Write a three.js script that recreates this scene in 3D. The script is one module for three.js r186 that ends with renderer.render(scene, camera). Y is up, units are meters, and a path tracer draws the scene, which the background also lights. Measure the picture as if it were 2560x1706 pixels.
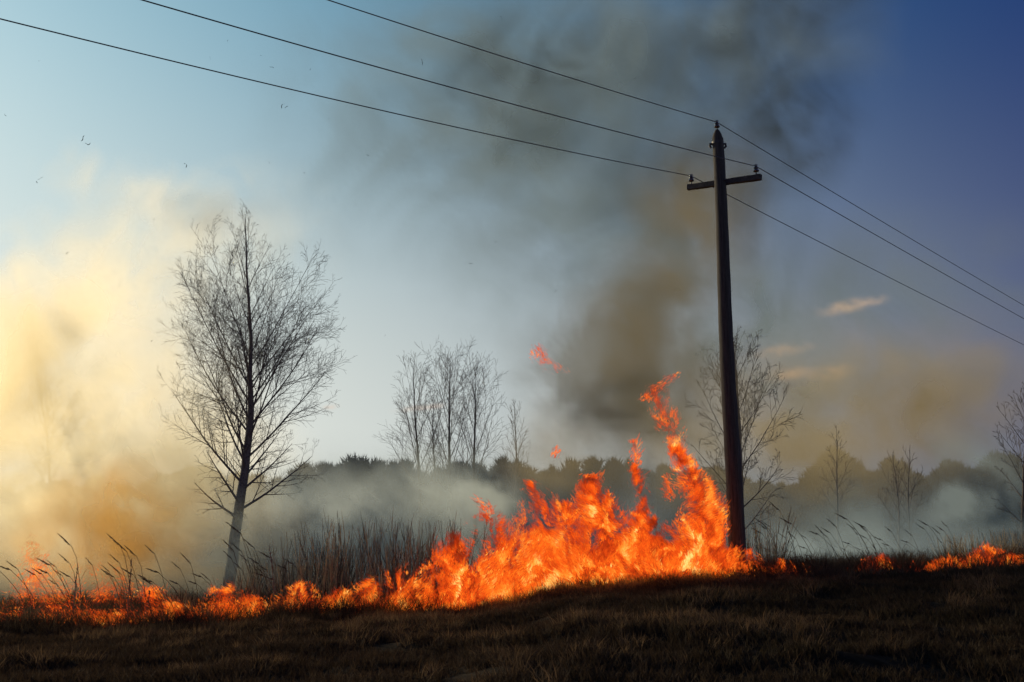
import * as THREE from 'three';
import { ImprovedNoise } from 'three/addons/math/ImprovedNoise.js';

// ------------------------------------------------------------------ camera
const W = 1024, H = 682, EYE = 1.6, PITCH = THREE.MathUtils.degToRad(10.7), FOV = 36;
const F = (H / 2) / Math.tan(THREE.MathUtils.degToRad(FOV / 2)), SP = Math.sin(PITCH), CP = Math.cos(PITCH);
const scene = new THREE.Scene();
const camera = new THREE.PerspectiveCamera(FOV, W / H, 0.1, 4000);
camera.position.set(0, EYE, 0);
camera.rotation.set(PITCH, 0, 0);
// a direction through a photo pixel, and the point where it reaches the distance D (metres along -z)
function rayOf(px, py) {
  const dx = (px - W / 2) / F, dy = (H / 2 - py) / F;
  return new THREE.Vector3(dx, SP + dy * CP, -(CP - dy * SP));
}
function at(px, py, D) {
  const r = rayOf(px, py), s = D / -r.z;
  return new THREE.Vector3(r.x * s, EYE + r.y * s, r.z * s);
}
const pxAt = (D) => D / F;   // metres across one photo pixel at that distance

// ------------------------------------------------------------------ random and noise
function mulberry(a) { return () => { a = (a + 0x6d2b79f5) | 0; let t = Math.imul(a ^ (a >>> 15), 1 | a); t = (t + Math.imul(t ^ (t >>> 7), 61 | t)) ^ t; return ((t ^ (t >>> 14)) >>> 0) / 4294967296; }; }
const perlin = new ImprovedNoise();
const fbm = (x, y, z, o = 4) => { let s = 0, a = 0.5, f = 1; for (let i = 0; i < o; i++) { s += a * perlin.noise(x * f + 13.1 * i, y * f + 7.7 * i, z * f + 3.3 * i); a *= 0.5; f *= 2.03; } return s; };
const lerp = THREE.MathUtils.lerp, clamp = THREE.MathUtils.clamp, sstep = (a, b, x) => THREE.MathUtils.smoothstep(x, a, b);
const gauss = (r) => Math.sqrt(-2 * Math.log(1 - r() * 0.9999)) * Math.cos(6.28318 * r());
const V = (x, y, z) => new THREE.Vector3(x, y, z);
const RGB = (r, g, b) => new THREE.Color().setRGB(r, g, b);

// ------------------------------------------------------------------ sky and sun
const SUN_AZ = -42, SUN_EL = 15;   // degrees, azimuth from the view axis, negative is left
const sunDir = V(Math.sin(SUN_AZ * Math.PI / 180) * Math.cos(SUN_EL * Math.PI / 180), Math.sin(SUN_EL * Math.PI / 180), -Math.cos(SUN_AZ * Math.PI / 180) * Math.cos(SUN_EL * Math.PI / 180));
{
  const SW = 3072, SH = 1536, data = new Float32Array(SW * SH * 4);
  const clouds = [[848, 306, 26, 6.5, 0.95], [872, 301, 15, 4, 0.8], [783, 350, 26, 6, 0.8], [790, 374, 18, 6, 0.95], [830, 373, 19, 7, 0.95], [420, 408, 24, 2.5, 0.6], [331, 407, 8, 1.6, 0.4]].map(([px, py, rx, ry, a]) => {
    const d = rayOf(px, py).normalize();
    return { az: Math.atan2(d.x, -d.z), el: Math.asin(d.y), rx: rx / F, ry: ry / F, a };
  });
  for (let j = 0; j < SH; j++) {
    const el = ((j + 0.5) / SH - 0.5) * Math.PI, y = Math.sin(el), c = Math.cos(el), eld = Math.max(0, el * 57.2958);
    for (let i = 0; i < SW; i++) {
      const ph = ((i + 0.5) / SW - 0.5) * 2 * Math.PI, x = Math.cos(ph) * c, z = Math.sin(ph) * c;
      const th = Math.acos(clamp(x * sunDir.x + y * sunDir.y + z * sunDir.z, -1, 1)) * 57.2958;
      const wide = Math.exp(-Math.pow(th / 38, 2.1)), near = Math.exp(-th / 9), hor = Math.exp(-Math.pow(eld / 18, 2.2)), warm = Math.exp(-Math.pow(th / 26, 2)) * Math.exp(-eld / 15);
      const hz = hor * (0.04 + 0.96 * Math.exp(-Math.pow(th / 54, 3.2)) + 0.4 * sstep(80, 150, th));  // last term: horizon opposite the sun, out of view, raised to light near sides
      const o = (j * SW + i) * 4;
      let r = 0.003 + 0.29 * Math.pow(wide, 1.45) + 0.5 * near + 0.55 * warm, g = 0.016 + 0.55 * wide + 0.42 * near + 0.38 * warm, b = 0.14 + 0.58 * wide + 0.3 * near + 0.1 * warm;
      const back = sstep(80, 170, th); r += 0.05 * back; g += 0.08 * back; b += 0.12 * back;  // unseen sky behind the camera, brightened to light pole and trunks from the front
      r = lerp(r, 0.84, 0.97 * hz); g = lerp(g, 0.84, 0.97 * hz); b = lerp(b, 0.75, 0.97 * hz);
      const az = Math.atan2(x, -z);
      if (eld < 30 && Math.abs(az) < 0.7) for (const k of clouds) {
        const u = (az - k.az) / k.rx, v = (el - k.el - 0.12 * (az - k.az)) / k.ry;
        if (u * u + v * v < 9) {
          const n = fbm(az * 90, el * 160, 2.7, 4), m = clamp(Math.exp(-(u * u + v * v) * 1.1) * (1 + 1.6 * n) - 0.12, 0, 1) * k.a;
          r = lerp(r, 0.80, m); g = lerp(g, 0.54, m); b = lerp(b, 0.38, m);
        }
      }
      data[o] = r; data[o + 1] = g; data[o + 2] = b; data[o + 3] = 1;
    }
  }
  const sky = new THREE.DataTexture(data, SW, SH, THREE.RGBAFormat, THREE.FloatType);
  sky.mapping = THREE.EquirectangularReflectionMapping; sky.magFilter = THREE.LinearFilter; sky.needsUpdate = true;
  scene.background = sky; scene.environment = sky;
}
const sun = new THREE.DirectionalLight(RGB(1, 0.80, 0.50), 3.4);
sun.position.copy(sunDir).multiplyScalar(120); sun.target.position.set(0, 0, -25);
sun.castShadow = true; sun.shadow.radius = 10; sun.shadow.mapSize.set(4096, 4096);
Object.assign(sun.shadow.camera, { left: -90, right: 90, top: 60, bottom: -60, near: 1, far: 400 });
scene.add(sun, sun.target);
const renderer = new THREE.WebGLRenderer({ antialias: true });
renderer.setSize(W, H);
renderer.toneMapping = THREE.LinearToneMapping;
renderer.toneMappingExposure = 1;
renderer.shadowMap.enabled = true;

// ------------------------------------------------------------------ building helpers
const taken = new Map();
function numbered(n) { const k = taken.get(n) ?? 0; taken.set(n, k + 1); return k ? n + '_' + String(k).padStart(3, '0') : n; }
function tag(o, label, category, group, kind) { if (label) o.userData.label = label; if (category) o.userData.category = category; if (group) o.userData.group = group; if (kind) o.userData.kind = kind; return o; }
function put(o, name) { o.name = numbered(name); scene.add(o); return o; }
function shade(m) { m.castShadow = m.receiveShadow = true; return m; }
class MB {
  constructor() { this.p = []; this.n = []; this.c = []; this.uv = []; this.i = []; }
  get tris() { return this.i.length / 3; }
  tube(pts, radii, sides = 4, cap = false) {
    const base = this.p.length / 3, m = pts.length, up = V(0.31, 0.17, 0.94), t = V(), a = V(), b = V(), nn = V();
    let len = 0;
    for (let k = 0; k < m; k++) {
      t.subVectors(pts[Math.min(k + 1, m - 1)], pts[Math.max(k - 1, 0)]).normalize();
      a.crossVectors(t, up); if (a.lengthSq() < 1e-4) a.crossVectors(t, V(1, 0, 0)); a.normalize(); b.crossVectors(t, a);
      if (k) len += pts[k].distanceTo(pts[k - 1]);
      for (let s = 0; s <= sides; s++) {
        const w = s / sides * Math.PI * 2, co = Math.cos(w), si = Math.sin(w);
        nn.set(a.x * co + b.x * si, a.y * co + b.y * si, a.z * co + b.z * si);
        this.p.push(pts[k].x + nn.x * radii[k], pts[k].y + nn.y * radii[k], pts[k].z + nn.z * radii[k]); this.n.push(nn.x, nn.y, nn.z);
        this.uv.push(s / sides, len);
      }
    }
    const q = sides + 1;
    for (let k = 0; k < m - 1; k++) for (let s = 0; s < sides; s++) { const A = base + k * q + s, B = A + 1, C = A + q, D = C + 1; this.i.push(A, B, C, B, D, C); }
    if (cap) for (const k of [0, m - 1]) {
      const c0 = this.p.length / 3, d = k ? 1 : -1;
      t.subVectors(pts[Math.min(k + 1, m - 1)], pts[Math.max(k - 1, 0)]).normalize().multiplyScalar(d);
      this.p.push(pts[k].x, pts[k].y, pts[k].z); this.n.push(t.x, t.y, t.z); this.uv.push(0.5, 0.5);
      for (let s = 0; s <= sides; s++) { const o = (base + k * q + s) * 3; this.p.push(this.p[o], this.p[o + 1], this.p[o + 2]); this.n.push(t.x, t.y, t.z); this.uv.push(0.5, 0.5); }
      for (let s = 0; s < sides; s++) k ? this.i.push(c0, c0 + 1 + s, c0 + 2 + s) : this.i.push(c0, c0 + 2 + s, c0 + 1 + s);
    }
  }
  tri(a, b, c, col) { const k = this.p.length / 3; for (const v of [a, b, c]) { this.p.push(v.x, v.y, v.z); if (col) this.c.push(...col); } this.i.push(k, k + 1, k + 2); }
  // a blade: strip from root to tip along pts, half widths hw, across direction w
  blade(pts, hw, w) {
    const base = this.p.length / 3, m = pts.length;
    for (let k = 0; k < m; k++) for (const s of [-1, 1]) this.p.push(pts[k].x + w.x * hw[k] * s, pts[k].y + w.y * hw[k] * s, pts[k].z + w.z * hw[k] * s);
    for (let k = 0; k < m - 1; k++) { const A = base + 2 * k; this.i.push(A, A + 1, A + 2, A + 1, A + 3, A + 2); }
  }
  geo() {
    const g = new THREE.BufferGeometry();
    g.setAttribute('position', new THREE.Float32BufferAttribute(this.p, 3));
    if (this.n.length === this.p.length) g.setAttribute('normal', new THREE.Float32BufferAttribute(this.n, 3));
    if (this.uv.length / 2 === this.p.length / 3) g.setAttribute('uv', new THREE.Float32BufferAttribute(this.uv, 2));
    if (this.c.length) g.setAttribute('color', new THREE.Float32BufferAttribute(this.c, 4));
    g.setIndex(this.i);
    if (!g.attributes.normal) g.computeVertexNormals();
    return g;
  }
  build(name, m, parent) { const o = shade(new THREE.Mesh(this.geo(), m)); o.name = name; parent?.add(o); return o; }
}
function noiseTexture(n, f, rep) {   // f(u, v) -> [r, g, b] 0..1 sRGB
  const d = new Uint8Array(n * n * 4);
  for (let j = 0; j < n; j++) for (let i = 0; i < n; i++) { const c = f(i / n, j / n), o = (j * n + i) * 4; for (let k = 0; k < 3; k++) d[o + k] = clamp(c[k], 0, 1) * 255; d[o + 3] = 255; }
  const t = new THREE.DataTexture(d, n, n); t.wrapS = t.wrapT = THREE.RepeatWrapping; t.magFilter = THREE.LinearFilter; t.colorSpace = THREE.SRGBColorSpace; t.needsUpdate = true;
  if (rep) t.repeat.set(rep, rep);
  return t;
}
const std = (r, g, b, o = {}) => new THREE.MeshStandardMaterial({ color: RGB(r, g, b), roughness: 0.95, ...o });
const leafy = (r, g, b, tr = 0.4) => new THREE.MeshPhysicalMaterial({ color: RGB(r, g, b), roughness: 1, transmission: tr, thickness: 0, specularIntensity: 0.2, side: THREE.DoubleSide });

// ------------------------------------------------------------------ terrain
const crestPx = [[-400, 640], [0, 637], [100, 635], [190, 633], [300, 623], [400, 620], [460, 619], [520, 607], [560, 594], [620, 590], [700, 585], [740, 583], [800, 582], [900, 579], [1024, 573], [1400, 568]];
const CREST = 18, crestT = crestPx.map(([px, py]) => { const p = at(px, py, CREST); return [p.x, p.y]; });
function crestY(x) {
  if (x <= crestT[0][0]) return crestT[0][1];
  for (let k = 1; k < crestT.length; k++) if (x < crestT[k][0]) { const [x0, y0] = crestT[k - 1], [x1, y1] = crestT[k]; return lerp(y0, y1, (x - x0) / (x1 - x0)); }
  return crestT[crestT.length - 1][1];
}
function ground(x, D) {
  const c = crestY(x * CREST / Math.max(D, CREST * 0.8)), rough = sstep(3, 8, D) * (1 - sstep(40, 120, D));
  const front = 0.12 * c - 0.02, back = Math.min(c - 0.12, 0.12);
  let y = D < CREST ? lerp(front, c, Math.pow(sstep(6.5, CREST, D), 1)) : lerp(c, back, sstep(CREST, 34, D));
  const hump = fbm(x * 0.55 + 3, D * 0.75, 1.5, 3);
  y += rough * (0.26 * hump * (D < 26 ? 1 - 0.82 * sstep(15.5, 17.5, D) : 0.6) + 0.05 * fbm(x * 2.1, D * 2.6, 8.2, 2));
  if (D > 200) y += 0;
  return y;
}
const groundAt = (x, z) => ground(x, -z);
{
  const rows = [-25, -10, -3, 0];
  for (let d = 1.5; d < 7; d += 0.5) rows.push(d);
  for (let d = 7; d < 24; d += 0.11) rows.push(d);
  for (let d = 24; d < 2600; d *= 1.045) rows.push(d);
  const cols = 300, p = [], uv = [], idx = [], col = [];
  rows.forEach((D) => {
    const half = Math.max(26, D * 0.75 + 10);
    for (let i = 0; i <= cols; i++) {
      const x = (i / cols * 2 - 1) * half; p.push(x, groundAt(x, -D), -D); uv.push(x / 4, D / 4);
      const n = fbm(x * 0.35, D * 0.5, 4.4, 3), g = sstep(2, 8, x + n * 6) * 0.55;
      col.push(lerp(1, 0.8, g), lerp(1, 1.05, g), lerp(1, 0.8, g));
    }
  });
  for (let j = 0; j < rows.length - 1; j++) for (let i = 0; i < cols; i++) { const a = j * (cols + 1) + i, b = a + cols + 1; idx.push(a, a + 1, b, a + 1, b + 1, b); }
  const g = new THREE.BufferGeometry();
  g.setAttribute('position', new THREE.Float32BufferAttribute(p, 3)); g.setAttribute('uv', new THREE.Float32BufferAttribute(uv, 2)); g.setAttribute('color', new THREE.Float32BufferAttribute(col, 3)); g.setIndex(idx); g.computeVertexNormals();
  const map = noiseTexture(512, (u, v) => {
    const a = u * 6.28318, b = v * 6.28318, n = fbm(Math.cos(a) * 5 + 9, Math.sin(a) * 5 + Math.cos(b) * 5, Math.sin(b) * 5, 5), m = fbm(Math.cos(a) * 1.6, Math.sin(a) * 1.6 + Math.cos(b) * 1.6, Math.sin(b) * 1.6 + 5, 3);
    const s = 0.135 + 0.14 * n + 0.08 * m; return [s * 1.12, s * 0.93, s * 0.70];
  });
  const m = new THREE.MeshPhysicalMaterial({ map, vertexColors: true, roughness: 1, specularIntensity: 0.1 });
  tag(put(shade(new THREE.Mesh(g, m)), 'ground'), 'dark trampled grass bank sloping up to the fire line', 'ground', null, 'structure');
}

// ------------------------------------------------------------------ trees
const bark = std(0.10, 0.085, 0.075), twigM = std(0.14, 0.12, 0.105), birchBark = new THREE.MeshStandardMaterial({
  roughness: 0.85, map: noiseTexture(128, (u, v) => { const n = fbm(Math.cos(u * 6.28) * 2, Math.sin(u * 6.28) * 2, v * 40, 3), d = n > 0.12 ? 0.24 : 0.46 + 0.2 * n; return [d, d * 0.95, d * 0.9]; }) });
const treeRand = mulberry(77);
function limb(mb, p0, d0, L, r0, lv, o, rnd) {
  const n = Math.max(3, Math.min(8, Math.round(L / o.seg[lv]))), pts = [p0.clone()], rad = [r0], d = d0.clone();
  for (let k = 1; k <= n; k++) {
    d.x += (rnd() - 0.5) * o.wob; d.y += (rnd() - 0.5) * o.wob * 0.7 + o.up[lv]; d.z += (rnd() - 0.5) * o.wob; d.normalize();
    pts.push(pts[k - 1].clone().addScaledVector(d, L / n)); rad.push(Math.max(o.rmin, r0 * (1 - 0.85 * k / n)));
  }
  mb.tube(pts, rad, lv === 0 ? 5 : 3);
  if (lv >= o.levels) return;
  const kids = Math.max(2, Math.round(o.kids[lv] * L * (0.8 + 0.4 * rnd())));
  for (let k = 0; k < kids; k++) {
    const t = 0.15 + 0.85 * (k + rnd()) / kids, f = t * n, i = Math.min(n - 1, Math.floor(f)), p = pts[i].clone().lerp(pts[i + 1], f - i);
    const dir = pts[i + 1].clone().sub(pts[i]).normalize(), side = V(rnd() - 0.5, rnd() * 0.6 - 0.25, rnd() - 0.5).cross(dir).normalize(), ang = o.ang[lv] * (0.7 + 0.6 * rnd());
    const cd = dir.multiplyScalar(Math.cos(ang)).addScaledVector(side, Math.sin(ang)).normalize();
    limb(mb, p, cd, L * o.ratio[lv] * (1.05 - 0.62 * t) * (0.7 + 0.6 * rnd()), Math.max(o.rmin, lerp(r0, r0 * 0.15, t) * 0.6), lv + 1, o, rnd);
  }
}
// trunk: [x, y, z] points from the base; limbs leave it along [t0, t1]; reach(t) is their length
function tree(pts, r0, o, seed, mats = [bark, twigM]) {
  const rnd = mulberry(seed), g = new THREE.Group(), base = pts[0].clone(), rel = pts.map((p) => p.clone().sub(base));
  const curve = new THREE.CatmullRomCurve3(rel), N = 22, tp = [], tr = [];
  for (let k = 0; k <= N; k++) { const p = curve.getPoint(k / N); if (k && k < N) { p.x += (rnd() - 0.5) * 0.03; p.z += (rnd() - 0.5) * 0.04; } tp.push(p); tr.push(Math.max(0.004, r0 * Math.pow(1 - k / N * 0.96, 0.9) * (k === 0 ? 1.25 : 1))); }
  const tb = new MB(); tb.tube(tp, tr, 8); tb.build('trunk', mats[0], g);
  let az = rnd() * 6;
  for (let k = 0; k < o.limbs; k++) {
    const t = lerp(o.from, 0.99, Math.pow((k + 0.5) / o.limbs, o.pow ?? 0.9)), p = curve.getPoint(t), inc = lerp(o.inc[0], o.inc[1], t) * (0.85 + 0.3 * rnd());
    az += 2.4 + (rnd() - 0.5) * 0.8;
    const d = V(Math.cos(az) * Math.sin(inc), Math.cos(inc), Math.sin(az) * Math.sin(inc)), mb = new MB();
    limb(mb, p, d, o.reach(t) * (0.75 + 0.5 * rnd()), Math.max(0.006, r0 * (1 - t) * 0.27 + 0.006), 0, o, rnd);
    mb.build('branch', mats[1], g);
  }
  g.position.copy(base);
  return g;
}
const rise = (list, D) => list.map(([px, py, dz = 0]) => at(px, py, D + dz));
{
  // the large birch on the left
  const D = 27, line = rise([[227, 596], [231, 570], [237, 522], [243, 483], [248, 444], [251, 405], [250, 383], [251, 340], [247, 280], [245, 218]], D);
  line[0].y = groundAt(line[0].x, line[0].z) - 0.1; line[0].x = line[1].x - 0.12;
  const o = { levels: 3, seg: [0.25, 0.18, 0.14, 0.12], wob: 0.11, up: [0.03, 0.03, 0.03, 0.025], kids: [4.6, 6.4, 7.5, 0], ang: [0.62, 0.65, 0.7, 0.7], ratio: [0.5, 0.5, 0.55], rmin: 0.0029, limbs: 46, from: 0.2, pow: 0.92, inc: [1.1, 0.32], reach: (t) => 3.0 * Math.pow(Math.sin(Math.PI * clamp((t - 0.06) / 0.98, 0, 1)), 0.75) * (t > 0.75 ? 0.8 : 1) };
  tag(put(tree(line, 0.16, o, 11, [birchBark, twigM]), 'birch_tree'), 'tall bare birch with wide twiggy crown rising out of yellow smoke', 'tree');
  // slim birch lost in the smoke on the left
  const l2 = rise([[54, 600], [53, 560], [50, 480], [46, 430], [38, 378]], 33);
  l2[0].y = groundAt(l2[0].x, l2[0].z) - 0.1;
  tag(put(tree(l2, 0.06, { ...o, levels: 2, limbs: 22, rmin: 0.006, kids: [4, 6, 0], from: 0.3, inc: [0.7, 0.3], reach: (t) => 1.9 * Math.pow(Math.sin(Math.PI * t), 0.8) }, 12, [birchBark, twigM]), 'birch_tree'), 'slim bare birch almost lost in thick yellow smoke', 'tree');
  // mid group
  const mid = [[418, 365, 62, 13, 0.14], [437, 395, 62, 14, 0.1], [452, 358, 64, 15, 0.15], [476, 366, 61, 16, 0.13], [516, 402, 66, 17, 0.10]];
  const ml = ['bare tree with wide crown, first in the row of trees behind the smoke', 'thin bare tree standing between two taller ones before the wood', 'tallest bare tree of the row standing before the wood', 'bare tree with forked upright limbs, near the plume of smoke', 'faint bare tree standing alone in haze beside the dark plume'];
  mid.forEach(([px, py, d, seed, r], k) => {
    const top = at(px - 3, py, d), h = top.y - 0.1, b = V(at(px + 2, 560, d).x, groundAt(at(px, 560, d).x, -d) - 0.1, -d);
    const ln = [0, 0.25, 0.5, 0.75, 1].map((t) => V(lerp(b.x, top.x, t) + Math.sin(t * 5 + k) * 0.12, lerp(b.y, top.y, t), b.z));
    tag(put(tree(ln, r, { ...o, levels: 2, limbs: 24, rmin: 0.006, kids: [2.2, 3.8, 0], seg: [0.4, 0.3, 0.25], from: 0.25, inc: [0.62, 0.28], wob: 0.12, reach: (t) => h * 0.34 * Math.pow(Math.sin(Math.PI * clamp(t * 0.95 + 0.03, 0, 1)), 0.8) * (k === 1 || k === 4 ? 0.7 : 1) }, seed), 'bare_tree'), ml[k], 'tree', 'row of bare trees before the wood');
  });
  // behind the pole
  const l3 = rise([[742, 590], [742, 540], [741, 470], [738, 400], [733, 338]], 38); l3[0].y = groundAt(l3[0].x, l3[0].z) - 0.1;
  tag(put(tree(l3, 0.13, { ...o, levels: 3, limbs: 30, rmin: 0.0058, kids: [3.2, 4.6, 5, 0], from: 0.2, inc: [1.0, 0.36], reach: (t) => 2.7 * Math.pow(Math.sin(Math.PI * clamp(t, 0, 1)), 0.75) }, 21, [birchBark, twigM]), 'birch_tree'), 'bare birch half hidden behind the wooden utility pole', 'tree');
  // saplings on the right
  const sap = [[838, 425, 42, 31, 'slender birch sapling with pale stem, second from the utility pole'], [897, 452, 40, 32, 'slender birch sapling standing above the seeding grass'], [912, 446, 44, 33, 'thin birch sapling close beside a darker one']];
  sap.forEach(([px, py, d, seed, lab]) => {
    const top = at(px - 3, py, d), bx = at(px + (px > 900 ? -2 : 3), 570, d).x, b = V(bx, groundAt(bx, -d) - 0.1, -d), ln = [0, 0.3, 0.6, 1].map((t) => V(lerp(b.x, top.x, t) + Math.sin(t * 6 + px) * 0.07, lerp(b.y, top.y, t), -d));
    tag(put(tree(ln, 0.06, { ...o, levels: 2, limbs: 20, rmin: 0.0055, kids: [3.6, 5, 0], from: 0.2, inc: [0.85, 0.35], reach: (t) => 1.35 * Math.pow(Math.sin(Math.PI * clamp(t, 0, 1)), 0.8) }, seed, [birchBark, twigM]), 'birch_sapling'), lab, 'tree', 'birch saplings beyond the fire');
  });
  const l4 = rise([[1024, 580], [1023, 540], [1024, 480], [1026, 430], [1024, 385]], 34); l4[0].y = groundAt(l4[0].x, l4[0].z) - 0.1;
  tag(put(tree(l4, 0.08, { ...o, levels: 3, limbs: 26, rmin: 0.005, kids: [3.4, 5, 5, 0], from: 0.15, inc: [0.8, 0.35], reach: (t) => 1.5 * Math.pow(Math.sin(Math.PI * clamp(t, 0, 1)), 0.8) }, 41), 'bare_tree'), 'bare dark tree beside the flames at the far end of the bank', 'tree');
}
// the wood beyond the field: too far and dense to tell tree from tree
{
  const rnd = mulberry(5), woodM = std(0.045, 0.044, 0.048), variants = [];
  for (let v = 0; v < 4; v++) {
    const mb = new MB(), h = 10, tip = V((rnd() - 0.5) * 0.6, h, (rnd() - 0.5) * 0.6);
    mb.tube([V(0, 0, 0), tip.clone().multiplyScalar(0.5), tip], [0.14, 0.09, 0.02], 4);
    const conif = v === 3;
    for (let k = 0; k < (conif ? 240 : 150); k++) {
      const t = conif ? 0.08 + 0.92 * Math.pow(rnd(), 0.9) : 0.15 + 0.85 * Math.pow(rnd(), 0.8), p = tip.clone().multiplyScalar(t), az = rnd() * 6.283, inc = conif ? 1.5 : lerp(1.0, 0.3, t), L = conif ? 2.3 * (1 - t) + 0.25 : 2.7 * Math.pow(Math.sin(Math.PI * clamp(t * 0.93 + 0.02, 0, 1)), 0.7) * (0.6 + 0.7 * rnd());
      const d = V(Math.cos(az) * Math.sin(inc), Math.cos(inc), Math.sin(az) * Math.sin(inc)), e = p.clone().addScaledVector(d, L);
      mb.tube([p, e], [0.04, 0.012], 3);
      for (let q = 0; q < (conif ? 7 : 13); q++) {
        const s = p.clone().lerp(e, 0.2 + 0.8 * rnd()), dd = d.clone().add(V(rnd() - 0.5, (rnd() - 0.3) * (conif ? 0.5 : 1), rnd() - 0.5).multiplyScalar(1.5)).normalize(), wv = V(rnd() - 0.5, rnd() - 0.5, rnd() - 0.5).cross(dd).normalize();
        mb.tri(s, s.clone().addScaledVector(dd, 0.5 + 0.6 * rnd()), s.clone().addScaledVector(wv, conif ? 0.22 : 0.09 + 0.06 * rnd()));
      }
    }
    mb.n = []; mb.uv = []; variants.push(mb.geo());
  }
  const mats = variants.map(() => []), q = new THREE.Quaternion(), Y = V(0, 1, 0), add = (v, x, D, s, w = 1) => mats[v].push([new THREE.Matrix4().compose(V(x, groundAt(x, -D) - 0.2, -D), q.setFromAxisAngle(Y, rnd() * 6.28), V(s * w, s, s * w)), 0.75 + 0.5 * rnd()]);
  // main belt: skyline heights by photo pixel
  const sky1 = [[-60, 478], [0, 476], [170, 470], [190, 462], [280, 470], [300, 462], [345, 455], [400, 460], [430, 462], [480, 457], [530, 459], [560, 459], [600, 455], [640, 458], [700, 466], [800, 476], [1100, 470]];
  const line = (tab, px) => { for (let k = 1; k < tab.length; k++) if (px < tab[k][0]) return lerp(tab[k - 1][1], tab[k][1], (px - tab[k - 1][0]) / (tab[k][0] - tab[k - 1][0])); return tab[tab.length - 1][1]; };
  for (let k = 0; k < 900; k++) {
    const px = -60 + 1150 * rnd(), D = 112 + 30 * rnd(), x = at(px, 540, D).x, top = at(px, line(sky1, px) + 9 + 4 * Math.sin(px * 0.09) * Math.sin(px * 0.031 + 1) + Math.abs(gauss(rnd)) * 9 + (k % 3) * 4, D).y;
    add(rnd() < 0.16 ? 3 : Math.floor(rnd() * 3), x, D, Math.max(0.4, top / 10), 0.8 + 0.4 * rnd());
  }
  // nearer belt on the right, with its steep edge
  const sky2 = [[770, 500], [790, 488], [808, 488], [812, 458], [830, 450], [850, 456], [880, 460], [905, 462], [925, 468], [960, 463], [985, 456], [1000, 454], [1024, 458], [1100, 450]];
  for (let k = 0; k < 420; k++) {
    const px = 768 + 330 * rnd(), D = 78 + 18 * rnd(), x = at(px, 540, D).x, top = at(px, line(sky2, px) + 8 + 5 * Math.sin(px * 0.11) + Math.abs(gauss(rnd)) * 10 + (k % 3) * 5, D).y;
    add(rnd() < 0.3 ? 3 : Math.floor(rnd() * 3), x, D, Math.max(0.3, top / 10), 0.75 + 0.4 * rnd());
  }
  // undergrowth
  for (let k = 0; k < 700; k++) { const px = -60 + 1150 * rnd(), D = 70 + 55 * rnd(), x = at(px, 540, D).x; add(Math.floor(rnd() * 3), x, D, 0.18 + 0.22 * rnd(), 1.3); }
  const names = ['distant_wood', 'distant_wood', 'distant_wood', 'distant_conifers'];
  const labels = ['grey leafless wood closing off the field beyond the smoke', 'dense leafless treetops mixed into the far wood', 'thin pale leafless trees mixed into the far wood', 'dark pointed conifers scattered through the far wood'];
  variants.forEach((g, v) => {
    const im = shade(new THREE.InstancedMesh(g, woodM, mats[v].length)), c = new THREE.Color();
    mats[v].forEach(([m, s], k) => { im.setMatrixAt(k, m); im.setColorAt(k, c.setRGB(s, s, s)); });
    tag(put(im, names[v]), labels[v], 'wood', null, 'stuff');
  });
}

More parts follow.
